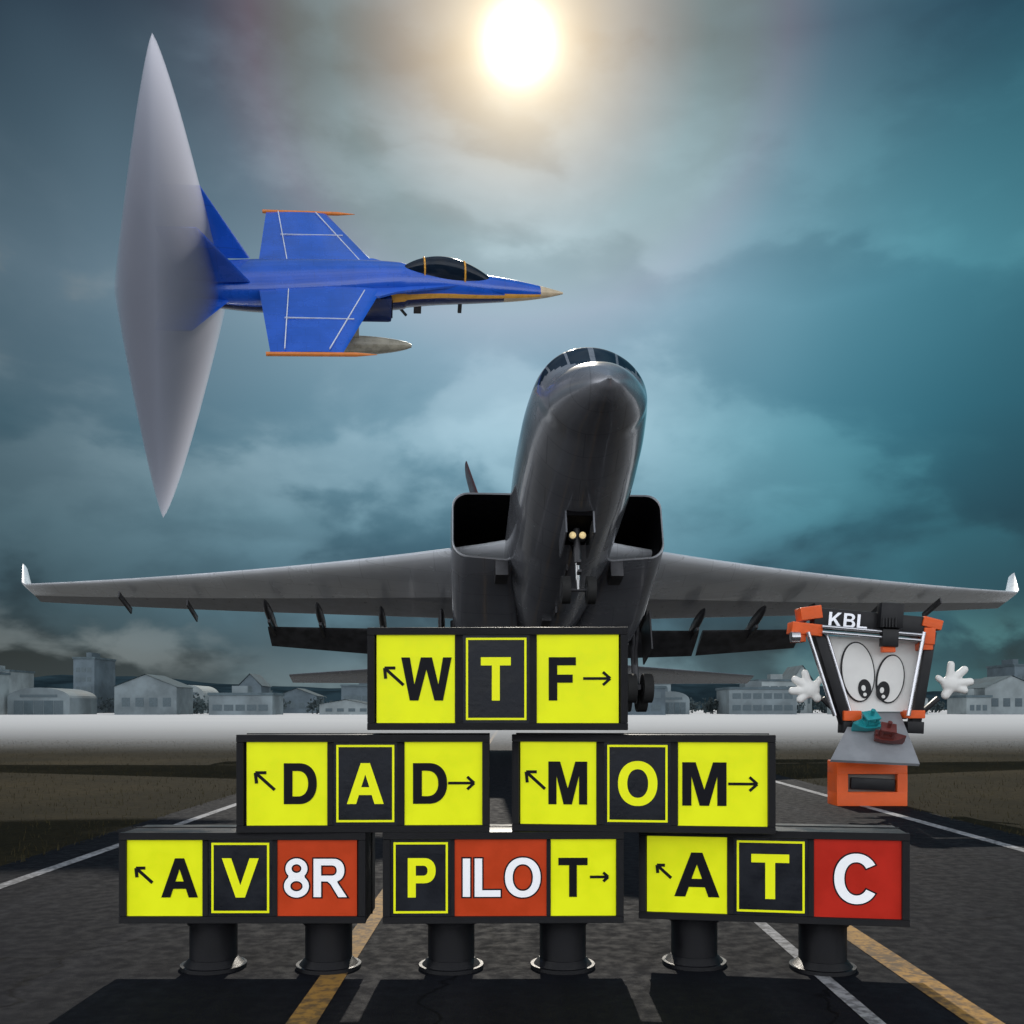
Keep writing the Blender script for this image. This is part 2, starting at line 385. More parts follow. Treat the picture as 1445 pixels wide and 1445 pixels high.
wall_ms = [mat("pale_render", (.17, .205, .22), .8, var=.3, vscale=.10, spec=.1), mat("grey_cladding", (.10, .13, .15), .8, var=.3, vscale=.10, spec=.1),
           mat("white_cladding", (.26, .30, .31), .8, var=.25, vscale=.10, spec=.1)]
glass_far = mat("hazed_window", (.10, .13, .145), .7, spec=.1); roof_m = mat("roof_sheet", (.09, .12, .135), .9, var=.2, vscale=.3, spec=.03)  # distance haze put into window and roof colours, kept close to the walls
def building(name, x, y, wd, dp, h, kind):
    bm = bmesh.new()
    if kind == 'hangar':
        prof = [(-wd/2, 0), (wd/2, 0), (wd/2, h*.62)] + [(wd/2*math.cos(a), h*.62+h*.38*math.sin(a)) for a in [math.pi*i/14 for i in range(1, 14)]] + [(-wd/2, h*.62)]
        add_loft(bm, [[Vector((px, -dp/2, pz)) for px, pz in prof], [Vector((px, dp/2, pz)) for px, pz in prof]])
        nd = 5
        for i in range(nd):
            a = -wd*.4+wd*.8*i/nd
            add_box(bm, (a+.1, -dp/2-.12, 0), (a+wd*.8/nd-.1, -dp/2-.02, h*.52), mi=2 if i % 2 else 1)
        add_box(bm, (-wd*.3, -dp/2-.1, h*.64), (wd*.3, -dp/2-.02, h*.74), mi=1)
    elif kind == 'gable':
        prof = [(-wd/2, 0), (wd/2, 0), (wd/2, h*.7), (0, h), (-wd/2, h*.7)]
        add_loft(bm, [[Vector((px, -dp/2, pz)) for px, pz in prof], [Vector((px, dp/2, pz)) for px, pz in prof]])
        for sgn in (-1, 1):
            v = [Vector((0, -dp/2-.5, h+.15)), Vector((0, dp/2+.5, h+.15)), Vector((sgn*(wd/2+.5), dp/2+.5, h*.7-.1)), Vector((sgn*(wd/2+.5), -dp/2-.5, h*.7-.1))]
            f = bm.faces.new([bm.verts.new(q) for q in v]); f.material_index = 2
        for i in range(4):
            a = -wd*.38+wd*.22*i
            add_box(bm, (a, -dp/2-.08, h*.2), (a+wd*.13, -dp/2-.02, h*.42), mi=1)
    else:
        add_box(bm, (-wd/2, -dp/2, 0), (wd/2, dp/2, h))
        add_box(bm, (-wd/2-.3, -dp/2-.3, h+.003), (wd/2+.3, dp/2+.3, h+.7), mi=2)
        add_box(bm, (-wd*.2, -dp*.2, h+.71), (wd*.05, dp*.2, h+2.6), mi=0)
        fl = max(1, int(h/3.4))
        for s in range(fl):
            nw = max(3, int(wd/3))
            for i in range(nw):
                a = -wd/2+.8+(wd-1.6)*i/nw
                add_box(bm, (a+.2, -dp/2-.08, s*3.4+1.1), (a+(wd-1.6)/nw-.4, -dp/2-.02, s*3.4+2.7), mi=1)
    bmesh.ops.translate(bm, verts=bm.verts, vec=(x, y, 0))
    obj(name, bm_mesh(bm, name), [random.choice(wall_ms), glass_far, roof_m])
specs = []
for (y0, y1, hm, st) in ((265, 300, .95, -245), (340, 380, 1.5, -300)):
    x = st
    while x < -st:
        wd = random.uniform(7, 20); kd = random.choice(['hangar', 'block', 'block', 'gable'])
        if not (-13 < x+wd/2 < 13):
            hh = (random.uniform(3.5, 8) if abs(x) < 95 else random.uniform(5, 13))*hm
            specs.append((kd, x+wd/2, random.uniform(y0, y1), wd, random.uniform(12, 20), hh))
        x += wd+random.uniform(.5, 12 if hm < 1.2 else 28)
nm = {'hangar': 'aircraft_hangar', 'block': 'terminal_building', 'gable': 'gabled_warehouse'}
for kd, x, y, wd, dp, hh in specs: building(nm[kd], x, y, wd, dp, hh, kd)

# ------------------------------------------------------------------ taxiway signs
S = .004342
black = mat("black_printed_plastic", (.007, .007, .009), .36, var=.2, vscale=6, layers=75, bump=.35, bscale=90, spec=.30)
inkb = mat("black_letter", (.006, .006, .010), .5, spec=.15)
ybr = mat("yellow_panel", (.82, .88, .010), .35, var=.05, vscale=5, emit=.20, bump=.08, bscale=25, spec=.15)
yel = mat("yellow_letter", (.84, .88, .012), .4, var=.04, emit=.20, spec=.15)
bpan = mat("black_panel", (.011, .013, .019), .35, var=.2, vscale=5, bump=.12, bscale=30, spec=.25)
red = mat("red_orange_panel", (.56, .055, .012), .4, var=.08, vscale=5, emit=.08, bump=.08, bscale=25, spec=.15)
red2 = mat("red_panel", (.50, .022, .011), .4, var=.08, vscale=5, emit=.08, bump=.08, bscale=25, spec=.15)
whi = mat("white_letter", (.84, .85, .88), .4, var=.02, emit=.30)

def arrow(name, x, z, L, ang, parent, hd=.3, wt=.012):
    bm = bmesh.new(); hw = wt/2; t_ = .003
    hl = L*hd
    add_box(bm, (-L/2, -t_, -hw), (L/2-wt*.4, 0, hw))
    for sg in (-1, 1):
        M = Matrix.Translation((L/2, 0, 0)) @ Matrix.Rotation(sg*R(42), 4, 'Y')
        add_box(bm, (-hl, -t_-.001*sg-.0015, -hw), (0, 0.001*sg, hw), M)
    o = obj(name, bm_mesh(bm, name), inkb, parent)
    o.matrix_local = Matrix.Translation((x, .0195, z)) @ Matrix.Rotation(-ang, 4, 'Y')
    return o

def sign(px0, px1, py0, py1, panels, rotz=0, depth=.46, posts=(), ypos=6.1, zb=None, lh=.245):
    cx = (px0+px1)/2; Wd = (px1-px0)*S; Ht = (py1-py0)*S
    M = Matrix.Translation(((cx-722.5)*S, ypos, zb)) @ Matrix.Rotation(R(rotz), 4, 'Z')
    e = empty("taxiway_sign", M)
    bm = bmesh.new(); add_box(bm, (-Wd/2, .035, 0), (Wd/2, depth, Ht), bev=.008)
    add_box(bm, (-Wd/2-.006, depth*.62, -.001), (Wd/2+.006, depth*.66, Ht+.006), bev=.002)
    obj("housing", bm_mesh(bm, "housing"), black, e, smooth=30)
    bw = .042
    bm = bmesh.new()
    add_box(bm, (-Wd/2-.004, 0, -.002), (Wd/2+.004, .034, bw), bev=.006)
    add_box(bm, (-Wd/2-.004, 0, Ht-bw), (Wd/2+.004, .034, Ht+.004), bev=.006)
    add_box(bm, (-Wd/2-.003, .001, bw+.0005), (-Wd/2+bw, .034, Ht-bw-.0005), bev=.005)
    add_box(bm, (Wd/2-bw, .001, bw+.0005), (Wd/2+.003, .034, Ht-bw-.0005), bev=.005)
    for a, b in zip(panels[:-1], panels[1:]):
        xa, xb = (a[2]-cx)*S, (b[1]-cx)*S
        add_box(bm, (xa+.002, .012, bw+.001), (xb-.002, .034, Ht-bw-.001), bev=.003)
    obj("frame", bm_mesh(bm, "frame"), black, e, smooth=30)
    zc = Ht/2; ph = Ht-2*bw
    for i, (kind, a, b, let, lb, arr) in enumerate(panels):
        xa, xb = (a-cx)*S, (b-cx)*S
        pm = {'y': ybr, 'k': bpan, 'r': red, 'R': red2}[kind]
        box("panel_%d" % i, (xa-.004, .020, bw-.004), (xb+.004, .030, Ht-bw+.004), pm, e)
        la, lb_ = (lb[0]-cx)*S, (lb[1]-cx)*S
        l_h = .295 if kind == 'R' else lh
        if kind == 'k':
            bm = bmesh.new(); g = .018; q = .013
            x0, x1, z0, z1 = xa+g, xb-g, bw+g, Ht-bw-g
            add_box(bm, (x0, .016, z0), (x1, .0195, z0+q)); add_box(bm, (x0, .016, z1-q), (x1, .0195, z1))
            add_box(bm, (x0, .016, z0+q), (x0+q, .0195, z1-q)); add_box(bm, (x1-q, .016, z0+q), (x1, .0195, z1-q))
            obj("border_%d" % i, bm_mesh(bm, "border"), yel, e)
        lm = {'y': inkb, 'k': yel, 'r': whi, 'R': whi}[kind]
        if kind in 'rR':
            text("letter_outline_%d" % i, let, (la+lb_)/2, zc, lb_-la, l_h, .0195, inkb, e, ext=.002, grow=.009)
            text("letter_%d" % i, let, (la+lb_)/2, zc, lb_-la, l_h, .0165, whi, e, ext=.002)
        else:
            text("letter_%d" % i, let, (la+lb_)/2, zc, lb_-la, l_h, .0195, lm, e, ext=.003, grow=.003)
        if arr:
            k_, ax0, ax1 = arr; axc = ((ax0+ax1)/2-cx)*S; L = (ax1-ax0)*S
            if k_ == 'l': arrow("arrow_%d" % i, axc, zc+.015, L*1.3, R(138), e, hd=.42, wt=.019)
            else: arrow("arrow_%d" % i, axc, zc+.002, L, 0, e, hd=.36, wt=.017)
    for p in posts:
        x = (p-cx)*S*1.035; yc = depth*.52
        bm = bmesh.new()
        add_cyl(bm, (x, yc, -zb+.03), (x, yc, -.004), .148, .148, 40)
        add_cyl(bm, (x, yc, -zb+.03), (x, yc, -zb+.07), .185, .15, 40)
        add_cyl(bm, (x, yc, -zb+.006), (x, yc, -zb+.03), .205, .205, 40)
        add_cyl(bm, (x, yc, -.045), (x, yc, -.003), .162, .162, 40)
        obj("post", bm_mesh(bm, "post"), black, e, smooth=35)
    return e
z2, z3 = .892, 1.520
sign(168, 515, 1176, 1303, [('y', 178, 284, 'A', (227, 277), ('l', 190, 214)), ('k', 293, 383, 'V', (313, 363), None),
     ('r', 391, 502, '8R', (400, 488), None)], rotz=0, posts=(287, 450), zb=.334, lh=.235)
sign(541, 880, 1176, 1304, [('k', 551, 636, 'P', (576, 614), None), ('r', 642, 771, 'ILO', (653, 763), None),
     ('y', 778, 869, 'T', (789, 829), ('r', 833, 859))], rotz=1, posts=(637, 795), zb=.334, lh=.235)
sign(904, 1276, 1176, 1305, [('y', 916, 1028, 'A', (955, 1017), ('l', 929, 950)), ('k', 1038, 1140, 'T', (1063, 1114), None),
     ('R', 1149, 1268, 'C', (1176, 1236), None)], rotz=-9, posts=(987, 1165), zb=.334, ypos=6.12, lh=.27)
sign(335, 690, 1031, 1168, [('y', 349, 461, 'D', (401, 446), ('l', 360, 388)), ('k', 470, 560, 'A', (490, 540), None),
     ('y', 571, 681, 'D', (583, 630), ('r', 632, 669))], rotz=1.5, zb=z2, lh=.245)
sign(722, 1090, 1031, 1168, [('y', 734, 841, 'M', (774, 828), ('l', 741, 769)), ('k', 853, 946, 'O', (873, 927), None),
     ('y', 957, 1079, 'M', (963, 1023), ('r', 1026, 1066))], rotz=-6, zb=z2, lh=.26)
sign(518, 885, 879, 1023, [('y', 531, 641, 'W', (566, 636), ('l', 541, 569)), ('k', 653, 747, 'T', (679, 720), None),
     ('y', 758, 872, 'F', (775, 812), ('r', 823, 861))], rotz=-1.5, zb=z3, lh=.26)

# ------------------------------------------------------------------ airliner
th, ps = R(17.5), R(3.7)
fwd = Vector((math.sin(ps)*math.cos(th), -math.cos(ps)*math.cos(th), math.sin(th)))
rt = Vector((math.cos(ps), math.sin(ps), 0)); up = rt.cross(fwd)*-1
if up.z < 0: up = -up
MA = Matrix(((rt.x, fwd.x, up.x, 1.32), (rt.y, fwd.y, up.y, 32), (rt.z, fwd.z, up.z, 6.3), (0, 0, 0, 1)))
air = empty("jet_airliner")
def bake(bm): bmesh.ops.transform(bm, matrix=MA, verts=bm.verts)
a_paint = mat("grey_aircraft_paint", (.25, .26, .29), .20, metal=.35, var=.08, vscale=.6, coat=.6, panel=.30, pdark=.75)
a_light = mat("pale_wing_paint", (.86, .89, .94), .22, metal=.15, var=.06, vscale=.5, coat=.4, panel=.3, pdark=.8)
a_dark = mat("dark_aircraft_metal", (.05, .05, .055), .45, metal=.3, var=.3)
a_black = mat("intake_black", (.002, .002, .003), .7, spec=.1)
a_glass = mat("cockpit_glass", (.008, .016, .030), .10, spec=.25)
tyre = mat("tyre_rubber", (.012, .012, .012), .8)
chrome = mat("gear_metal", (.55, .55, .55), .25, metal=.8)
lampm = mat("landing_light", (1, .78, .4), .3, emit=.4)
under = mat("wing_under_panel", (.30, .31, .34), .35, var=.15, coat=.2)
keys = [(-13.5, .15, 1.1, .7), (-11, .75, 1.35, -.25), (-7, 1.3, 1.5, -1.2), (-3, 1.55, 1.6, -1.6), (2, 1.62, 1.66, -1.66), (5, 1.62, 1.66, -1.64),
        (7.2, 1.54, 1.64, -1.54), (8.4, 1.42, 1.56, -1.46), (9.05, 1.31, 1.32, -1.42), (9.6, 1.15, .46, -1.40), (10.2, .91, .06, -1.40), (10.75, .60, -.36, -1.40), (11.15, .31, -.82, -1.34), (11.36, .04, -1.14, -1.22)]
ys = [-13.5+18.5*i/70 for i in range(70)]+[5+6.36*i/150 for i in range(151)]
SEG = 120; rings = []
for y in ys:
    a, zt, zb_ = hermite(keys, y); b = (zt-zb_)/2; zc = (zt+zb_)/2
    rings.append([Vector((a*math.sin(math.tau*j/SEG), y, zc+b*math.cos(math.tau*j/SEG))) for j in range(SEG)])
def mf(i, j):
    y = ys[i]; q = (j+.5)/SEG*360; q = min(q, 360-q)
    hi = 9.60-.0050*q; lo = 9.08-.0062*q
    if lo < y < hi and (1.5 < q < 27 or 30 < q < 54 or (57 < q < 78)): return 1
    return 0
bm = bmesh.new(); add_loft(bm, rings, mfun=mf); bake(bm)
obj("fuselage", bm_mesh(bm, "fuselage"), [a_paint, a_glass], air, smooth=40)
def wing(side):
    secs = []
    for u in [i/16 for i in range(17)]:
        x = 1.2+(18.8-1.2)*u; le = 1.2-6.6*u**.93 if u else 1.2
        ch = 6.2+(1.5-6.2)*(u**.72); z = .20+.80*u+.60*u*u
        secs.append(airfoil((side*x, le, z), ch, .13-.04*u, (0, 1, 0), (0, 0, 1), n=16, tw=R(2)))
    secs.append(airfoil((side*19.05, -5.65, 1.80), 1.2, .09, (0, 1, 0), (-side*.6, 0, .8), n=16))
    secs.append(airfoil((side*19.40, -6.3, 2.85), .45, .08, (0, 1, 0), (-side*.98, 0, .2), n=16))
    def wm(i, j): return 1 if (25 <= j <= 31) else 0
    bm = bmesh.new(); add_loft(bm, secs, mfun=wm); bake(bm)
    obj("wing", bm_mesh(bm, "wing"), [a_light, under], air, smooth=35)
    bm = bmesh.new()
    for (x0, x1, y0, y1, z0, z1, c0, c1) in ((2.6, 5.9, -4.7, -4.8, -.40, -.35, 1.5, 1.35), (6.05, 9.9, -4.8, -5.1, -.33, -.15, 1.35, 1.0)):
        add_loft(bm, [airfoil((side*x0, y0, z0), c0, .12, (0, 1, 0), (0, 0, 1), tw=R(20)), airfoil((side*x1, y1, z1), c1, .12, (0, 1, 0), (0, 0, 1), tw=R(20))])
    for x, z in ((3.6, -.20), (5.7, -.12), (7.9, .0), (9.7, .1), (12.6, .5), (15, .8)):
        s = 1 if x < 11 else .5
        add_sph(bm, (side*x, -4.3 if x < 11 else -5.0, z-.12), 1, .13*s, 1.3*s, .22*s, seg=16)
        add_box(bm, (side*x-.05*s, -5.7, z-.45*s), (side*x+.05*s, -4.2, z))
    bake(bm); obj("flaps", bm_mesh(bm, "flaps"), a_dark, air, smooth=35)
    def sec(y, xi, xo, zb_, zt, ins=0.0, r=.45):
        xi, xo, zb_, zt = xi+ins, xo-ins, zb_+ins, zt-ins
        pts = []
        slope = .35
        cs = [(xo-r, zt-r, 0), (xi+.12, zt-.12, 90), (xi+.12+slope, zb_+.3, 180), (xo-r*1.1, zb_+r*1.1+.1, 270)]
        rs = [r, .12, .3, r*1.1]
        for (cx, cz, a0), rr_ in zip(cs, rs):
            for k_ in range(7):
                q = R(a0+90*k_/6); pts.append(Vector((side*(cx+rr_*math.cos(q)), y, cz+rr_*math.sin(q))))
        return pts
    bm = bmesh.new()
    R_ = [sec(1.7, 1.15, 3.25, -.72, 1.56), sec(.6, 1.1, 3.3, -.9, 1.6), sec(-1.5, .9, 3.25, -1.45, 1.6), sec(-4, .6, 3.0, -1.85, 1.5),
          sec(-7.5, .3, 2.4, -1.6, 1.4), sec(-11, .0, 1.6, -1.1, 1.2, r=.3)]
    add_loft(bm, R_[:], cap=False)
    fr = [bm.verts.new(p) for p in R_[-1]]; f = bm.faces.new(fr); f.material_index = 1
    lip = [R_[0], sec(1.76, 1.15, 3.25, -.72, 1.56, .025), sec(1.7, 1.15, 3.25, -.72, 1.56, .05)]
    add_loft(bm, lip, cap=False, mi=2)
    inn = [lip[-1], sec(1.2, 1.15, 3.25, -.72, 1.56, .06), sec(-1.5, 1.15, 3.2, -.70, 1.54, .08)]
    add_loft(bm, inn, cap=False, mi=1)
    f = bm.faces.new([bm.verts.new(p) for p in inn[-1]]); f.material_index = 1
    bmesh.ops.remove_doubles(bm, verts=bm.verts, dist=1e-4)
    bake(bm); obj("engine_nacelle", bm_mesh(bm, "engine_nacelle"), [a_paint, a_black, a_light], air, smooth=35)
    bm = bmesh.new()
    add_loft(bm, [airfoil((side*.5, -9.0, .15), 3.0, .1, (0, 1, 0), (0, 0, 1)), airfoil((side*5, -10.4, .25), 2.2, .09, (0, 1, 0), (0, 0, 1)),
                  airfoil((side*10.2, -12.0, .45), 1.1, .08, (0, 1, 0), (0, 0, 1))])
    bake(bm); obj("tailplane", bm_mesh(bm, "tailplane"), a_paint, air, smooth=35)
    bm = bmesh.new(); x = side*3.15
    add_cyl(bm, (x, -3.4, -.6), (x, -3.5, -3.3), .14, .12, 16, mi=1)
    add_cyl(bm, (x, -2.4, -.8), (x, -3.45, -2.3), .06, .06, 10, mi=1)
    for yy in (-3.0, -4.05):
        for dx in (-.28, .28):
            add_cyl(bm, (x+dx-.16, yy, -3.2), (x+dx+.16, yy, -3.2), .5, .5, 28, mi=0)
            add_cyl(bm, (x+dx-.17, yy, -3.2), (x+dx+.17, yy, -3.2), .22, .22, 20, mi=1)
    add_box(bm, (x-.06, -4.1, -3.28), (x+.06, -2.9, -3.1), mi=1)
    add_box(bm, (x+side*.45, -4.2, -1.9), (x+side*.5, -2.6, -.5), mi=1)
    bake(bm); obj("main_gear", bm_mesh(bm, "main_gear"), [tyre, a_dark], air, smooth=35)
wing(-1); wing(1)
bm = bmesh.new()
add_loft(bm, [airfoil((-.3, -6.0, 1.2), 6.2, .08, (0, 1, 0), (1, 0, 0), camber=0), airfoil((-1.3, -9.2, 5.2), 3.6, .08, (0, 1, 0), (1, 0, 0), camber=0),
              airfoil((-2.5, -12.4, 11.3), 1.5, .08, (0, 1, 0), (1, 0, 0), camber=0)])
bake(bm); obj("tail_fin", bm_mesh(bm, "tail_fin"), mat("maroon_tail_paint", (.10, .035, .04), .35, var=.2), air, smooth=35)
bm = bmesh.new(); y0 = 5.6
add_box(bm, (-.33, y0-.9, -1.70), (.33, y0+.75, -1.54), mi=2)
for s in (-1, 1): add_box(bm, (s*.36-.02, y0-.8, -2.15), (s*.36+.02, y0+.7, -1.5), mi=3)
add_cyl(bm, (0, y0, -1.5), (0, y0-.15, -2.6), .10, .09, 16, mi=1)
add_cyl(bm, (0, y0-.15, -2.5), (0, y0-.2, -3.35), .06, .06, 16, mi=4)
add_cyl(bm, (0, y0-1.1, -1.6), (0, y0-.15, -2.6), .045, .045, 10, mi=1)
for q in (0, 1): add_box(bm, (-.05, y0+.02, -2.75-.28*q), (.05, y0+.22, -2.68-.28*q), mi=1)
add_cyl(bm, (-.42, y0-.2, -3.35), (.42, y0-.2, -3.35), .05, .05, 10, mi=1)
for s in (-1, 1):
    add_cyl(bm, (s*.22, y0-.2, -3.35), (s*.44, y0-.2, -3.35), .36, .36, 28, mi=0)
    add_cyl(bm, (s*.21, y0-.2, -3.35), (s*.45, y0-.2, -3.35), .17, .17, 20, mi=1)
    add_sph(bm, (s*.13, y0+.15, -1.95), .09, seg=14, mi=5)
    add_cyl(bm, (s*.13, y0-.02, -1.95), (s*.13, y0+.12, -1.95), .105, .105, 14, mi=1)
bake(bm); obj("nose_gear", bm_mesh(bm, "nose_gear"), [tyre, a_dark, a_black, a_paint, chrome, lampm], air, smooth=35)
bm = bmesh.new()
for y, z in ((3.2, -1.62), (.2, -1.64), (-1.5, -1.64)): add_box(bm, (-.03, y-.25, z-.22), (.03, y+.2, z), mi=0)
add_box(bm, (-.35, -1.2, -1.72), (-.05, -.6, -1.62))
for s in (-1, 1): add_box(bm, (s*1.75-.2, 1.0, -1.2), (s*1.75+.2, 1.7, -.65), bev=.04)
bake(bm); obj("belly_details", bm_mesh(bm, "belly_details"), a_dark, air, smooth=35)

# ------------------------------------------------------------------ fighter jet
ph = R(49); pt = R(3.5)
YAW = Matrix.Rotation(R(11), 3, 'Z')
fx = Vector((math.cos(pt), 0, math.sin(pt)))
fz = Vector((0, -math.sin(ph), math.cos(ph))); fz = (fz-fx*fz.dot(fx)).normalized()
fx = YAW@fx; fz = YAW@fz; fy = fz.cross(fx)
FS = .97
MF = Matrix(((fx.x*FS, fy.x*FS, fz.x*FS, -6.05), (fx.y*FS, fy.y*FS, fz.y*FS, 38), (fx.z*FS, fy.z*FS, fz.z*FS, 17.75), (0, 0, 0, 1)))
fj = empty("fighter_jet", MF)
blue = mat("blue_jet_paint", (.008, .10, .60), .25, var=.12, vscale=.8, coat=.6, panel=.5, pdark=.75)
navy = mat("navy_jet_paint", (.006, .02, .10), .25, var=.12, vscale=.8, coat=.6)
gold = mat("gold_jet_paint", (.85, .42, .06), .3, var=.08)
orng = mat("orange_trim_paint", (.75, .22, .04), .35, var=.05)
cream = mat("cream_radome", (.62, .50, .34), .35)
wline = mat("white_trim", (.7, .75, .85), .4)
fk = [(-6.9, .98, .48, -.48), (-5.5, 1.15, .62, -.62), (-3.5, 1.25, .75, -.8), (-1, 1.15, .85, -.85), (1.2, .92, .9, -.78), (3.2, .68, .78, -.62),
      (5.0, .58, .55, -.52), (6.6, .42, .33, -.42), (7.8, .22, .10, -.28), (8.5, .05, -.06, -.14)]
xs = [-6.9+15.4*i/110 for i in range(111)]; rings = []; SG = 48
for x in xs:
    a, zt, zb_ = hermite(fk, x); rr = []
    e = 2.6 if x < 2 else 2.1
    for j in range(SG):
        q = math.tau*(j+.5)/SG; cq, sq = math.cos(q), math.sin(q)
        py_ = a*math.copysign(abs(sq)**(2/e), sq); pz_ = math.copysign(abs(cq)**(2/e), cq)
        rr.append(Vector((x, py_, (zt+zb_)/2+(zt-zb_)/2*pz_)))
    rings.append(rr)
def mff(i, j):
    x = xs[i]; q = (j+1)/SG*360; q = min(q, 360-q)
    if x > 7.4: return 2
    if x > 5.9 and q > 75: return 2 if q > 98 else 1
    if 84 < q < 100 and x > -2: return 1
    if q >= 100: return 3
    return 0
bm = bmesh.new(); add_loft(bm, rings, mfun=mff)
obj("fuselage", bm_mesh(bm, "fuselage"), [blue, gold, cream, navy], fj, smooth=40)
bm = bmesh.new()
cr = []
for i in range(25):
    u = i/24; x = 1.9+3.6*u; hh = .72*math.sin(math.pi*min(1, u*.98+.01))**.7*(1-.15*u); a = .42*math.sin(math.pi*(u*.96+.02))**.5
    zt = hermite(fk, x)[1]-.15
    cr.append([Vector((x, a*math.sin(math.tau*j/24), zt+hh*math.cos(math.tau*j/24)*(1 if math.cos(math.tau*j/24) > 0 else .2))) for j in range(24)])
add_loft(bm, cr)
obj("canopy", bm_mesh(bm, "canopy"), a_glass, fj, smooth=50)
bm = bmesh.new()
for x in (2.75, 4.35):
    zt = hermite(fk, x)[1]-.15; u = (x-1.9)/3.6
    hh = .72*math.sin(math.pi*u)**.7*(1-.15*u); a = .42*math.sin(math.pi*(u*.96+.02))**.5
    prev = None
    for k_ in range(13):
        q = -math.pi/2+math.pi*k_/12; p = Vector((x, (a+.015)*math.sin(q), zt+(hh+.015)*math.cos(q)))
        if prev: add_cyl(bm, prev, p, .035, seg=8)
        prev = p
obj("canopy_frame", bm_mesh(bm, "canopy_frame"), gold, fj, smooth=40)
tankm = mat("tank_paint", (.30, .28, .22), .3, var=.2)
for s in (-1, 1):
    bm = bmesh.new()
    out = [(4.4, .45), (2.8, .85), (1.6, 1.15), (.9, 1.55), (-2.6, 1.6), (-2.6, .8), (3.5, .4)]
    add_loft(bm, [[Vector((x, s*y, .42)) for x, y in out], [Vector((x, s*y, .34)) for x, y in out]])
    obj("leading_edge_extension", bm_mesh(bm, "lerx"), blue, fj)
    bm = bmesh.new()
    add_loft(bm, [airfoil((1.0, s*1.0, .38), 4.6, .045, (1, 0, 0), (0, 0, 1), camber=.005), airfoil((-.75, s*5.6, .36), 2.5, .04, (1, 0, 0), (0, 0, 1), camber=.005)])
    obj("wing", bm_mesh(bm, "wing"), blue, fj, smooth=35)
    bm = bmesh.new()
    add_cyl(bm, (-3.4, s*5.68, .36), (-.3, s*5.68, .36), .075, .075, 12, mi=0); add_cyl(bm, (-.3, s*5.68, .36), (.45, s*5.68, .36), .075, .01, 12, mi=0)
    obj("wingtip_rail", bm_mesh(bm, "rail"), orng, fj, smooth=35)
    bm = bmesh.new()
    for xa, ya, xb, yb in ((.35, 1.2, -1.2, 5.5), (-2.5, 1.2, -2.75, 5.5), (-.2, 3.4, -2.7, 3.35)):
        dd = Vector((xb-xa, s*(yb-ya), 0)); M = Matrix.Translation((xa, s*ya, .475)) @ dd.to_track_quat('X', 'Z').to_matrix().to_4x4()
        add_box(bm, (0, -.018, -.03), (dd.length, .018, .012), M)
    obj("wing_trim_line", bm_mesh(bm, "trim"), wline, fj)
    bm = bmesh.new()
    add_loft(bm, [airfoil((-3.9, s*.95, .6), 2.6, .06, (1, 0, 0), (0, s, 0), camber=0), airfoil((-5.5, s*1.75, 2.9), 1.4, .05, (1, 0, 0), (0, s, 0), camber=0)])
    obj("tail_fin", bm_mesh(bm, "fin"), blue, fj, smooth=35)
    bm = bmesh.new()
    add_loft(bm, [airfoil((-4.6, s*1.0, -.05), 2.5, .05, (1, 0, 0), (0, 0, 1), camber=0), airfoil((-6.0, s*3.3, -.1), 1.3, .05, (1, 0, 0), (0, 0, 1), camber=0)])
    obj("stabilator", bm_mesh(bm, "stab"), blue, fj, smooth=35)
    bm = bmesh.new()
    add_cyl(bm, (-6.8, s*.5, 0), (-7.5, s*.5, 0), .44, .34, 28); add_cyl(bm, (-7.45, s*.5, 0), (-7.51, s*.5, 0), .28, .28, 28)
    obj("exhaust_nozzle", bm_mesh(bm, "nozzle"), a_dark, fj, smooth=35)
    bm = bmesh.new()
    add_box(bm, (-1.5, s*1.05-.35, -.75), (1.4, s*1.05+.35, .25), bev=.15); add_box(bm, (1.395, s*1.05-.24, -.6), (1.42, s*1.05+.24, .1), mi=1)
    obj("air_intake", bm_mesh(bm, "intake"), [navy, a_black], fj, smooth=40)
    bm = bmesh.new()
    tr = []
    for i in range(25):
        u = i/24; x = -2.7+4.7*u; r = .36*math.sin(math.pi*(u*.97+.015))**.55
        tr.append([Vector((x, s*2.9+r*math.cos(math.tau*j/20), -.85+r*math.sin(math.tau*j/20))) for j in range(20)])
    add_loft(bm, tr); add_box(bm, (-2.0, s*2.9-.06, -.55), (.0, s*2.9+.06, .32))
    obj("drop_tank", bm_mesh(bm, "tank"), tankm, fj, smooth=40)
bm = bmesh.new()
add_box(bm, (4.2, -.05, -1.0), (4.35, .05, -.5)); add_cyl(bm, (1.8, 0, -.8), (2.1, 0, -1.15), .06, .06, 8); add_box(bm, (2.4, -.04, -1.05), (2.7, .04, -.6))
obj("belly_blades", bm_mesh(bm, "blades"), a_dark, fj)

# vapour cone round the tail
m = bpy.data.materials.new("vapour"); m.use_nodes = True; t = NT(m.node_tree); t.n.clear()
vs = t.new('ShaderNodeVolumePrincipled'); vs.inputs['Color'].default_value = (.80, .83, 1, 1)
vs.inputs['Density'].default_value = .58; vs.inputs['Anisotropy'].default_value = .25
o_ = t.new('ShaderNodeOutputMaterial'); t.link(vs.outputs[0], o_.inputs['Volume'])
bm = bmesh.new(); prof = []
NP = 40
for i in range(NP+1):
    u = -1+2*i/NP
    ax = u*2.45 if u > 0 else u*1.55
    prof.append((ax, 8.15*(1-abs(u)**1.25)+.001))
rings = [[Vector((a, r*math.cos(math.tau*j/64), r*math.sin(math.tau*j/64))) for j in range(64)] for a, r in prof]
add_loft(bm, rings)
vo = obj("vapour_cone", bm_mesh(bm, "vapour_cone"), m, smooth=30)
vo.location = (-13.1, 36.9, 17.0); vo.rotation_euler = (0, R(-1.0), R(18.5))

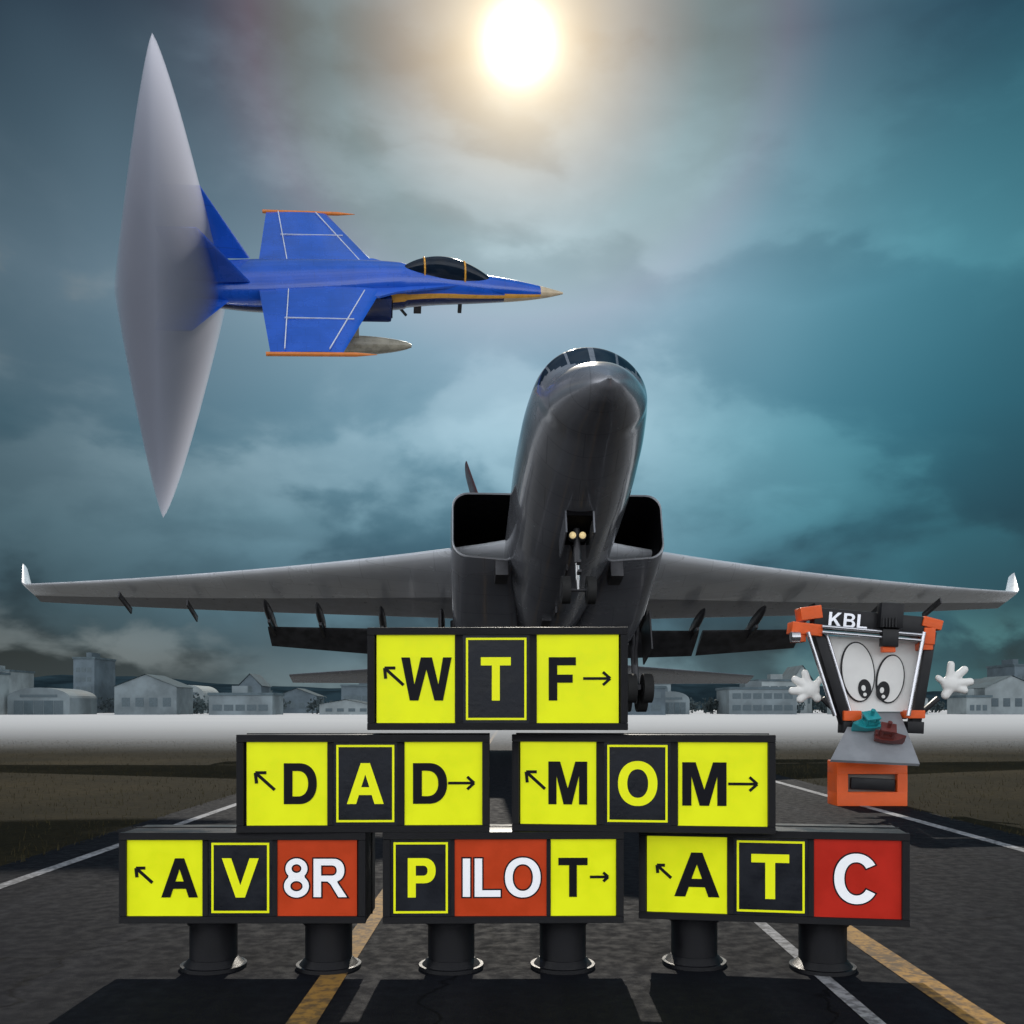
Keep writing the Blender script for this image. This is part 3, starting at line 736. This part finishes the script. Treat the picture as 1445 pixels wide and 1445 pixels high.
# ------------------------------------------------------------------ 3D printer mascot
S2 = H/137.0; DM = S2/K
pm = empty("cartoon_3d_printer", Matrix.Translation(((1228-722.5)*S2, DM, 0)))
def q(px, py, y=0):
    f = (DM+y)/DM
    return Vector(((px-722.5)*S2*f-(1228-722.5)*S2, y, H-(py-1000)*S2*f))
org = mat("orange_plastic", (.85, .12, .015), .35, var=.06, layers=25, bump=.25)
blk = mat("black_plastic", (.010, .010, .012), .4, var=.2, spec=.3)
alu = mat("steel_rod", (.6, .6, .63), .25, metal=.9)
wht = mat("white_plastic", (.84, .83, .80), .45, var=.03)
gry = mat("grey_bed", (.26, .27, .29), .5, var=.1)
def bar(bm, a, b, wd, dp, bev=.01, mi=0):
    a, b = Vector(a), Vector(b); dd = b-a
    yv = Vector((0, 1, 0)); xv = dd.normalized(); zv = xv.cross(yv).normalized(); yv = zv.cross(xv)
    M = Matrix(((xv.x, yv.x, zv.x, a.x), (xv.y, yv.y, zv.y, a.y), (xv.z, yv.z, zv.z, a.z), (0, 0, 0, 1)))
    add_box(bm, (0, -dp/2, -wd/2), (dd.length, dp/2, wd/2), M, bev, mi)
bm = bmesh.new()
bar(bm, q(1146, 872), q(1304, 886), .34, .30, .02)
bar(bm, q(1152, 890), q(1196, 1032), .16, .22)
bar(bm, q(1312, 892), q(1288, 1032), .16, .22)
bar(bm, q(1186, 1026), q(1210, 1027), .2, .3); bar(bm, q(1276, 1026), q(1299, 1027), .2, .3)
bar(bm, q(1210, 1010, .25), q(1278, 1010, .25), .12, .12)
bar(bm, q(1240, 868, -.2), q(1272, 870, -.2), .42, .22, .02)
bar(bm, q(1243, 900, -.18), q(1266, 901, -.18), .3, .16, .02)
add_cyl(bm, q(1250, 856, -.2), q(1250, 851, -.2), .06); add_cyl(bm, q(1262, 858, -.2), q(1262, 853, -.2), .08)
for i in range(5): add_cyl(bm, q(1246+i*4.5, 872, -.32), q(1246+i*4.5, 885, -.32), .012, seg=8)
bar(bm, q(1160, 985), q(1188, 1012), .09, .09, .03); bar(bm, q(1298, 1008), q(1324, 985), .09, .09, .03)
bar(bm, q(1238, 1060, .35), q(1238, 1020, .3), .5, .12)
obj("frame", bm_mesh(bm, "frame"), blk, pm, smooth=30)
bm = bmesh.new()
for a, b, wd, dp in ((q(1114, 886), q(1157, 891), .20, .34), (q(1126, 868), q(1156, 864), .22, .36), (q(1118, 900), q(1134, 900), .16, .3),
                     (q(1297, 877), q(1324, 884), .17, .36), (q(1298, 898), q(1314, 899), .28, .36), (q(1294, 913), q(1312, 913), .12, .3),
                     (q(1186, 1010), q(1211, 1010), .17, .36), (q(1276, 1008), q(1300, 1008), .14, .36), (q(1244, 916, -.15), q(1262, 916, -.15), .12, .14)):
    bar(bm, a, b, wd, dp, .02)
yb0, yb1 = -.10, .42
pa, pb = q(1181, 1076, yb0), q(1281, 1134, yb0)
zt_, zb_ = .76, .0; xl, xr = pa.x, pb.x
add_box(bm, (xl, yb0, zb_), (xr, yb1, .24), bev=.02); add_box(bm, (xl, yb0, .54), (xr, yb1, zt_), bev=.02)
add_box(bm, (xl+.002, yb0+.004, .235), (xl+.19, yb1-.004, .545)); add_box(bm, (xr-.17, yb0+.004, .235), (xr-.002, yb1-.004, .545))
obj("corner_brackets_and_base", bm_mesh(bm, "base"), org, pm, smooth=30)
bm = bmesh.new(); add_box(bm, (xl+.18, yb0+.12, .23), (xr-.16, yb1-.08, .55), mi=1); bar(bm, q(1200, 1105, -.02), q(1262, 1108, -.02), .20, .08, .02)
obj("slot_display", bm_mesh(bm, "slot"), [blk, mat("slot_back", (.18, .16, .14), .6)], pm, smooth=30)
bm = bmesh.new()
add_cyl(bm, q(1140, 892, -.2), q(1178, 1010, -.2), .035); add_cyl(bm, q(1166, 895, -.05), q(1204, 1020, -.05), .035)
add_cyl(bm, q(1304, 892, -.2), q(1282, 1010, -.2), .035); add_cyl(bm, q(1160, 884, -.2), q(1300, 896, -.2), .03); add_cyl(bm, q(1160, 892, -.2), q(1300, 904, -.2), .03)
add_cyl(bm, q(1116, 899, -.2), q(1128, 899, -.2), .09)
obj("guide_rods", bm_mesh(bm, "rods"), alu, pm, smooth=30)
bm = bmesh.new(); vsf = [q(1170, 898, .08), q(1304, 900, .08), q(1284, 1004, .08), q(1202, 1004, .08)]
add_loft(bm, [vsf, [v+Vector((0, .05, 0)) for v in vsf]])
obj("face_plate", bm_mesh(bm, "face"), wht, pm)
def eye(nm, cx, cy, wd, hh, pxc, pyc, tilt):
    bm = bmesh.new()
    def disc(c_, a, b_, y0_, y1_, mi, tl):
        rg = [[], []]
        for k_ in range(40):
            an = math.tau*k_/40; v = Vector((a*math.cos(an), 0, b_*math.sin(an))); v.rotate(Euler((0, R(tl), 0)))
            for g, yy in enumerate((y0_, y1_)): rg[g].append(Vector((c_.x+v.x, yy, c_.z+v.z)))
        add_loft(bm, rg, mi=mi)
    c_ = q(cx, cy, 0)
    disc(c_, wd/2*S2+.024, hh/2*S2+.024, .05, .079, 1, tilt); disc(c_, wd/2*S2, hh/2*S2, .035, .06, 0, tilt)
    c2 = q(pxc, pyc, 0); disc(c2, .11, .165, .02, .05, 1, tilt); disc(q(pxc-2, pyc-1, 0), .035, .05, .01, .03, 0, tilt)
    disc(q(pxc, pyc+8, 0), .03, .03, .01, .03, 0, 0)
    obj(nm, bm_mesh(bm, nm), [wht, blk], pm)
eye("left_eye", 1212, 948, 44, 82, 1221, 972, -6); eye("right_eye", 1258, 958, 36, 66, 1247, 975, 8)
nl = text("nameplate_letters", "KBL", 0, 0, 54*S2, 20*S2, 0, alu, pm, ext=.03)
nl.matrix_local = Matrix.Translation(q(1196, 876, -.155)) @ Matrix.Rotation(R(5), 4, 'Y')
def hand(nm, c, fingers):
    bm = bmesh.new()
    c = Vector(c); add_sph(bm, c, 1, .17, .09, .15, seg=20)
    for (ax, az, bx, bz, r) in fingers:
        A = c+Vector((ax, 0, az))*S2; B = c+Vector((bx, -.02, bz))*S2
        for k_ in range(9):
            f = k_/8; add_sph(bm, A.lerp(B, f), r*(1-.08*f)*S2, 1, .85, 1, seg=12)
    o = obj(nm, bm_mesh(bm, nm), wht, pm)
    md = o.modifiers.new("r", 'REMESH'); md.mode = 'VOXEL'; md.voxel_size = .016
    ms = o.modifiers.new("s", 'SMOOTH'); ms.iterations = 5; ms.factor = .6
    bpy.context.view_layer.update()
    me = bpy.data.meshes.new_from_object(o.evaluated_get(bpy.context.evaluated_depsgraph_get()))
    o.modifiers.clear(); o.data = me; me.shade_smooth()
hand("left_hand", q(1143, 973, 0), [(-5, -2, -25, -2, 6.2), (-4, 4, -21, 14, 6.2), (-2, 6, -7, 23, 6), (6, 3, 14, 14, 5.2), (0, 0, 10, -12, 7), (-4, -6, -14, -14, 6)])
hand("right_hand", q(1342, 965, 0), [(5, 0, 27, 3, 6.2), (3, 6, 19, 20, 6.2), (-2, 6, 0, 27, 6), (-6, -1, -18, 8, 5.2), (0, -4, -8, -16, 7), (5, -5, 19, -9, 6)])
A0, A1 = q(1206, 1006, .12), q(1270, 1006, .12); B0, B1 = q(1172, 1072, -.75), q(1298, 1078, -.75)
bm = bmesh.new(); vsf = [A0, A1, B1, B0]; dn = (A1-A0).cross(B0-A0).normalized(); dn = dn if dn.z > 0 else -dn
add_loft(bm, [vsf, [v-dn*.05 for v in vsf]])
obj("print_bed", bm_mesh(bm, "bed"), gry, pm)
def boat(c0, yaw, m_, s):
    bm = bmesh.new()
    st = [(-.5, .17, .0), (-.48, .24, .0), (-.2, .28, .0), (.1, .26, .02), (.35, .15, .06), (.55, .01, .14)]
    rg = []
    for x, wd, lift in st:
        rg.append([Vector((x, -wd, .28+lift)), Vector((x, -wd*.75, .08+lift*.3)), Vector((x*.92, -wd*.3, 0)), Vector((x*.92, wd*.3, 0)), Vector((x, wd*.75, .08+lift*.3)), Vector((x, wd, .28+lift))])
    add_loft(bm, rg)
    for x in (-.3, .08):
        for y in (-.17, .17): add_box(bm, (x-.035, y-.035, .27), (x+.035, y+.035, .62))
    add_box(bm, (-.34, -.2, .27), (.12, .2, .40)); add_box(bm, (-.38, -.24, .62), (.16, .24, .69), bev=.02)
    add_cyl(bm, (-.12, 0, .69), (-.12, 0, .92), .07, .08, 14); add_box(bm, (-.5, -.1, .27), (-.42, .1, .36))
    o = obj("toy_boat", bm_mesh(bm, "toy_boat"), m_, smooth=35)
    up_ = dn; xv = Vector((math.cos(yaw), math.sin(yaw), 0)); xv = (xv-up_*xv.dot(up_)).normalized(); yv = up_.cross(xv)
    M = Matrix(((xv.x, yv.x, up_.x, 0), (xv.y, yv.y, up_.y, 0), (xv.z, yv.z, up_.z, 0), (0, 0, 0, 1)))
    o.matrix_world = Matrix.Translation(pm.matrix_world.translation+c0) @ M @ Matrix.Scale(s, 4)
def onbed(u, v): return A0.lerp(A1, u).lerp(B0.lerp(B1, u), v)+dn*.004
boat(onbed(.30, .36), R(195), mat("teal_plastic", (.02, .30, .33), .35), .46)
boat(onbed(.66, .60), R(-20), mat("maroon_plastic", (.14, .03, .025), .35), .46)
print("objects", len(bpy.data.objects))
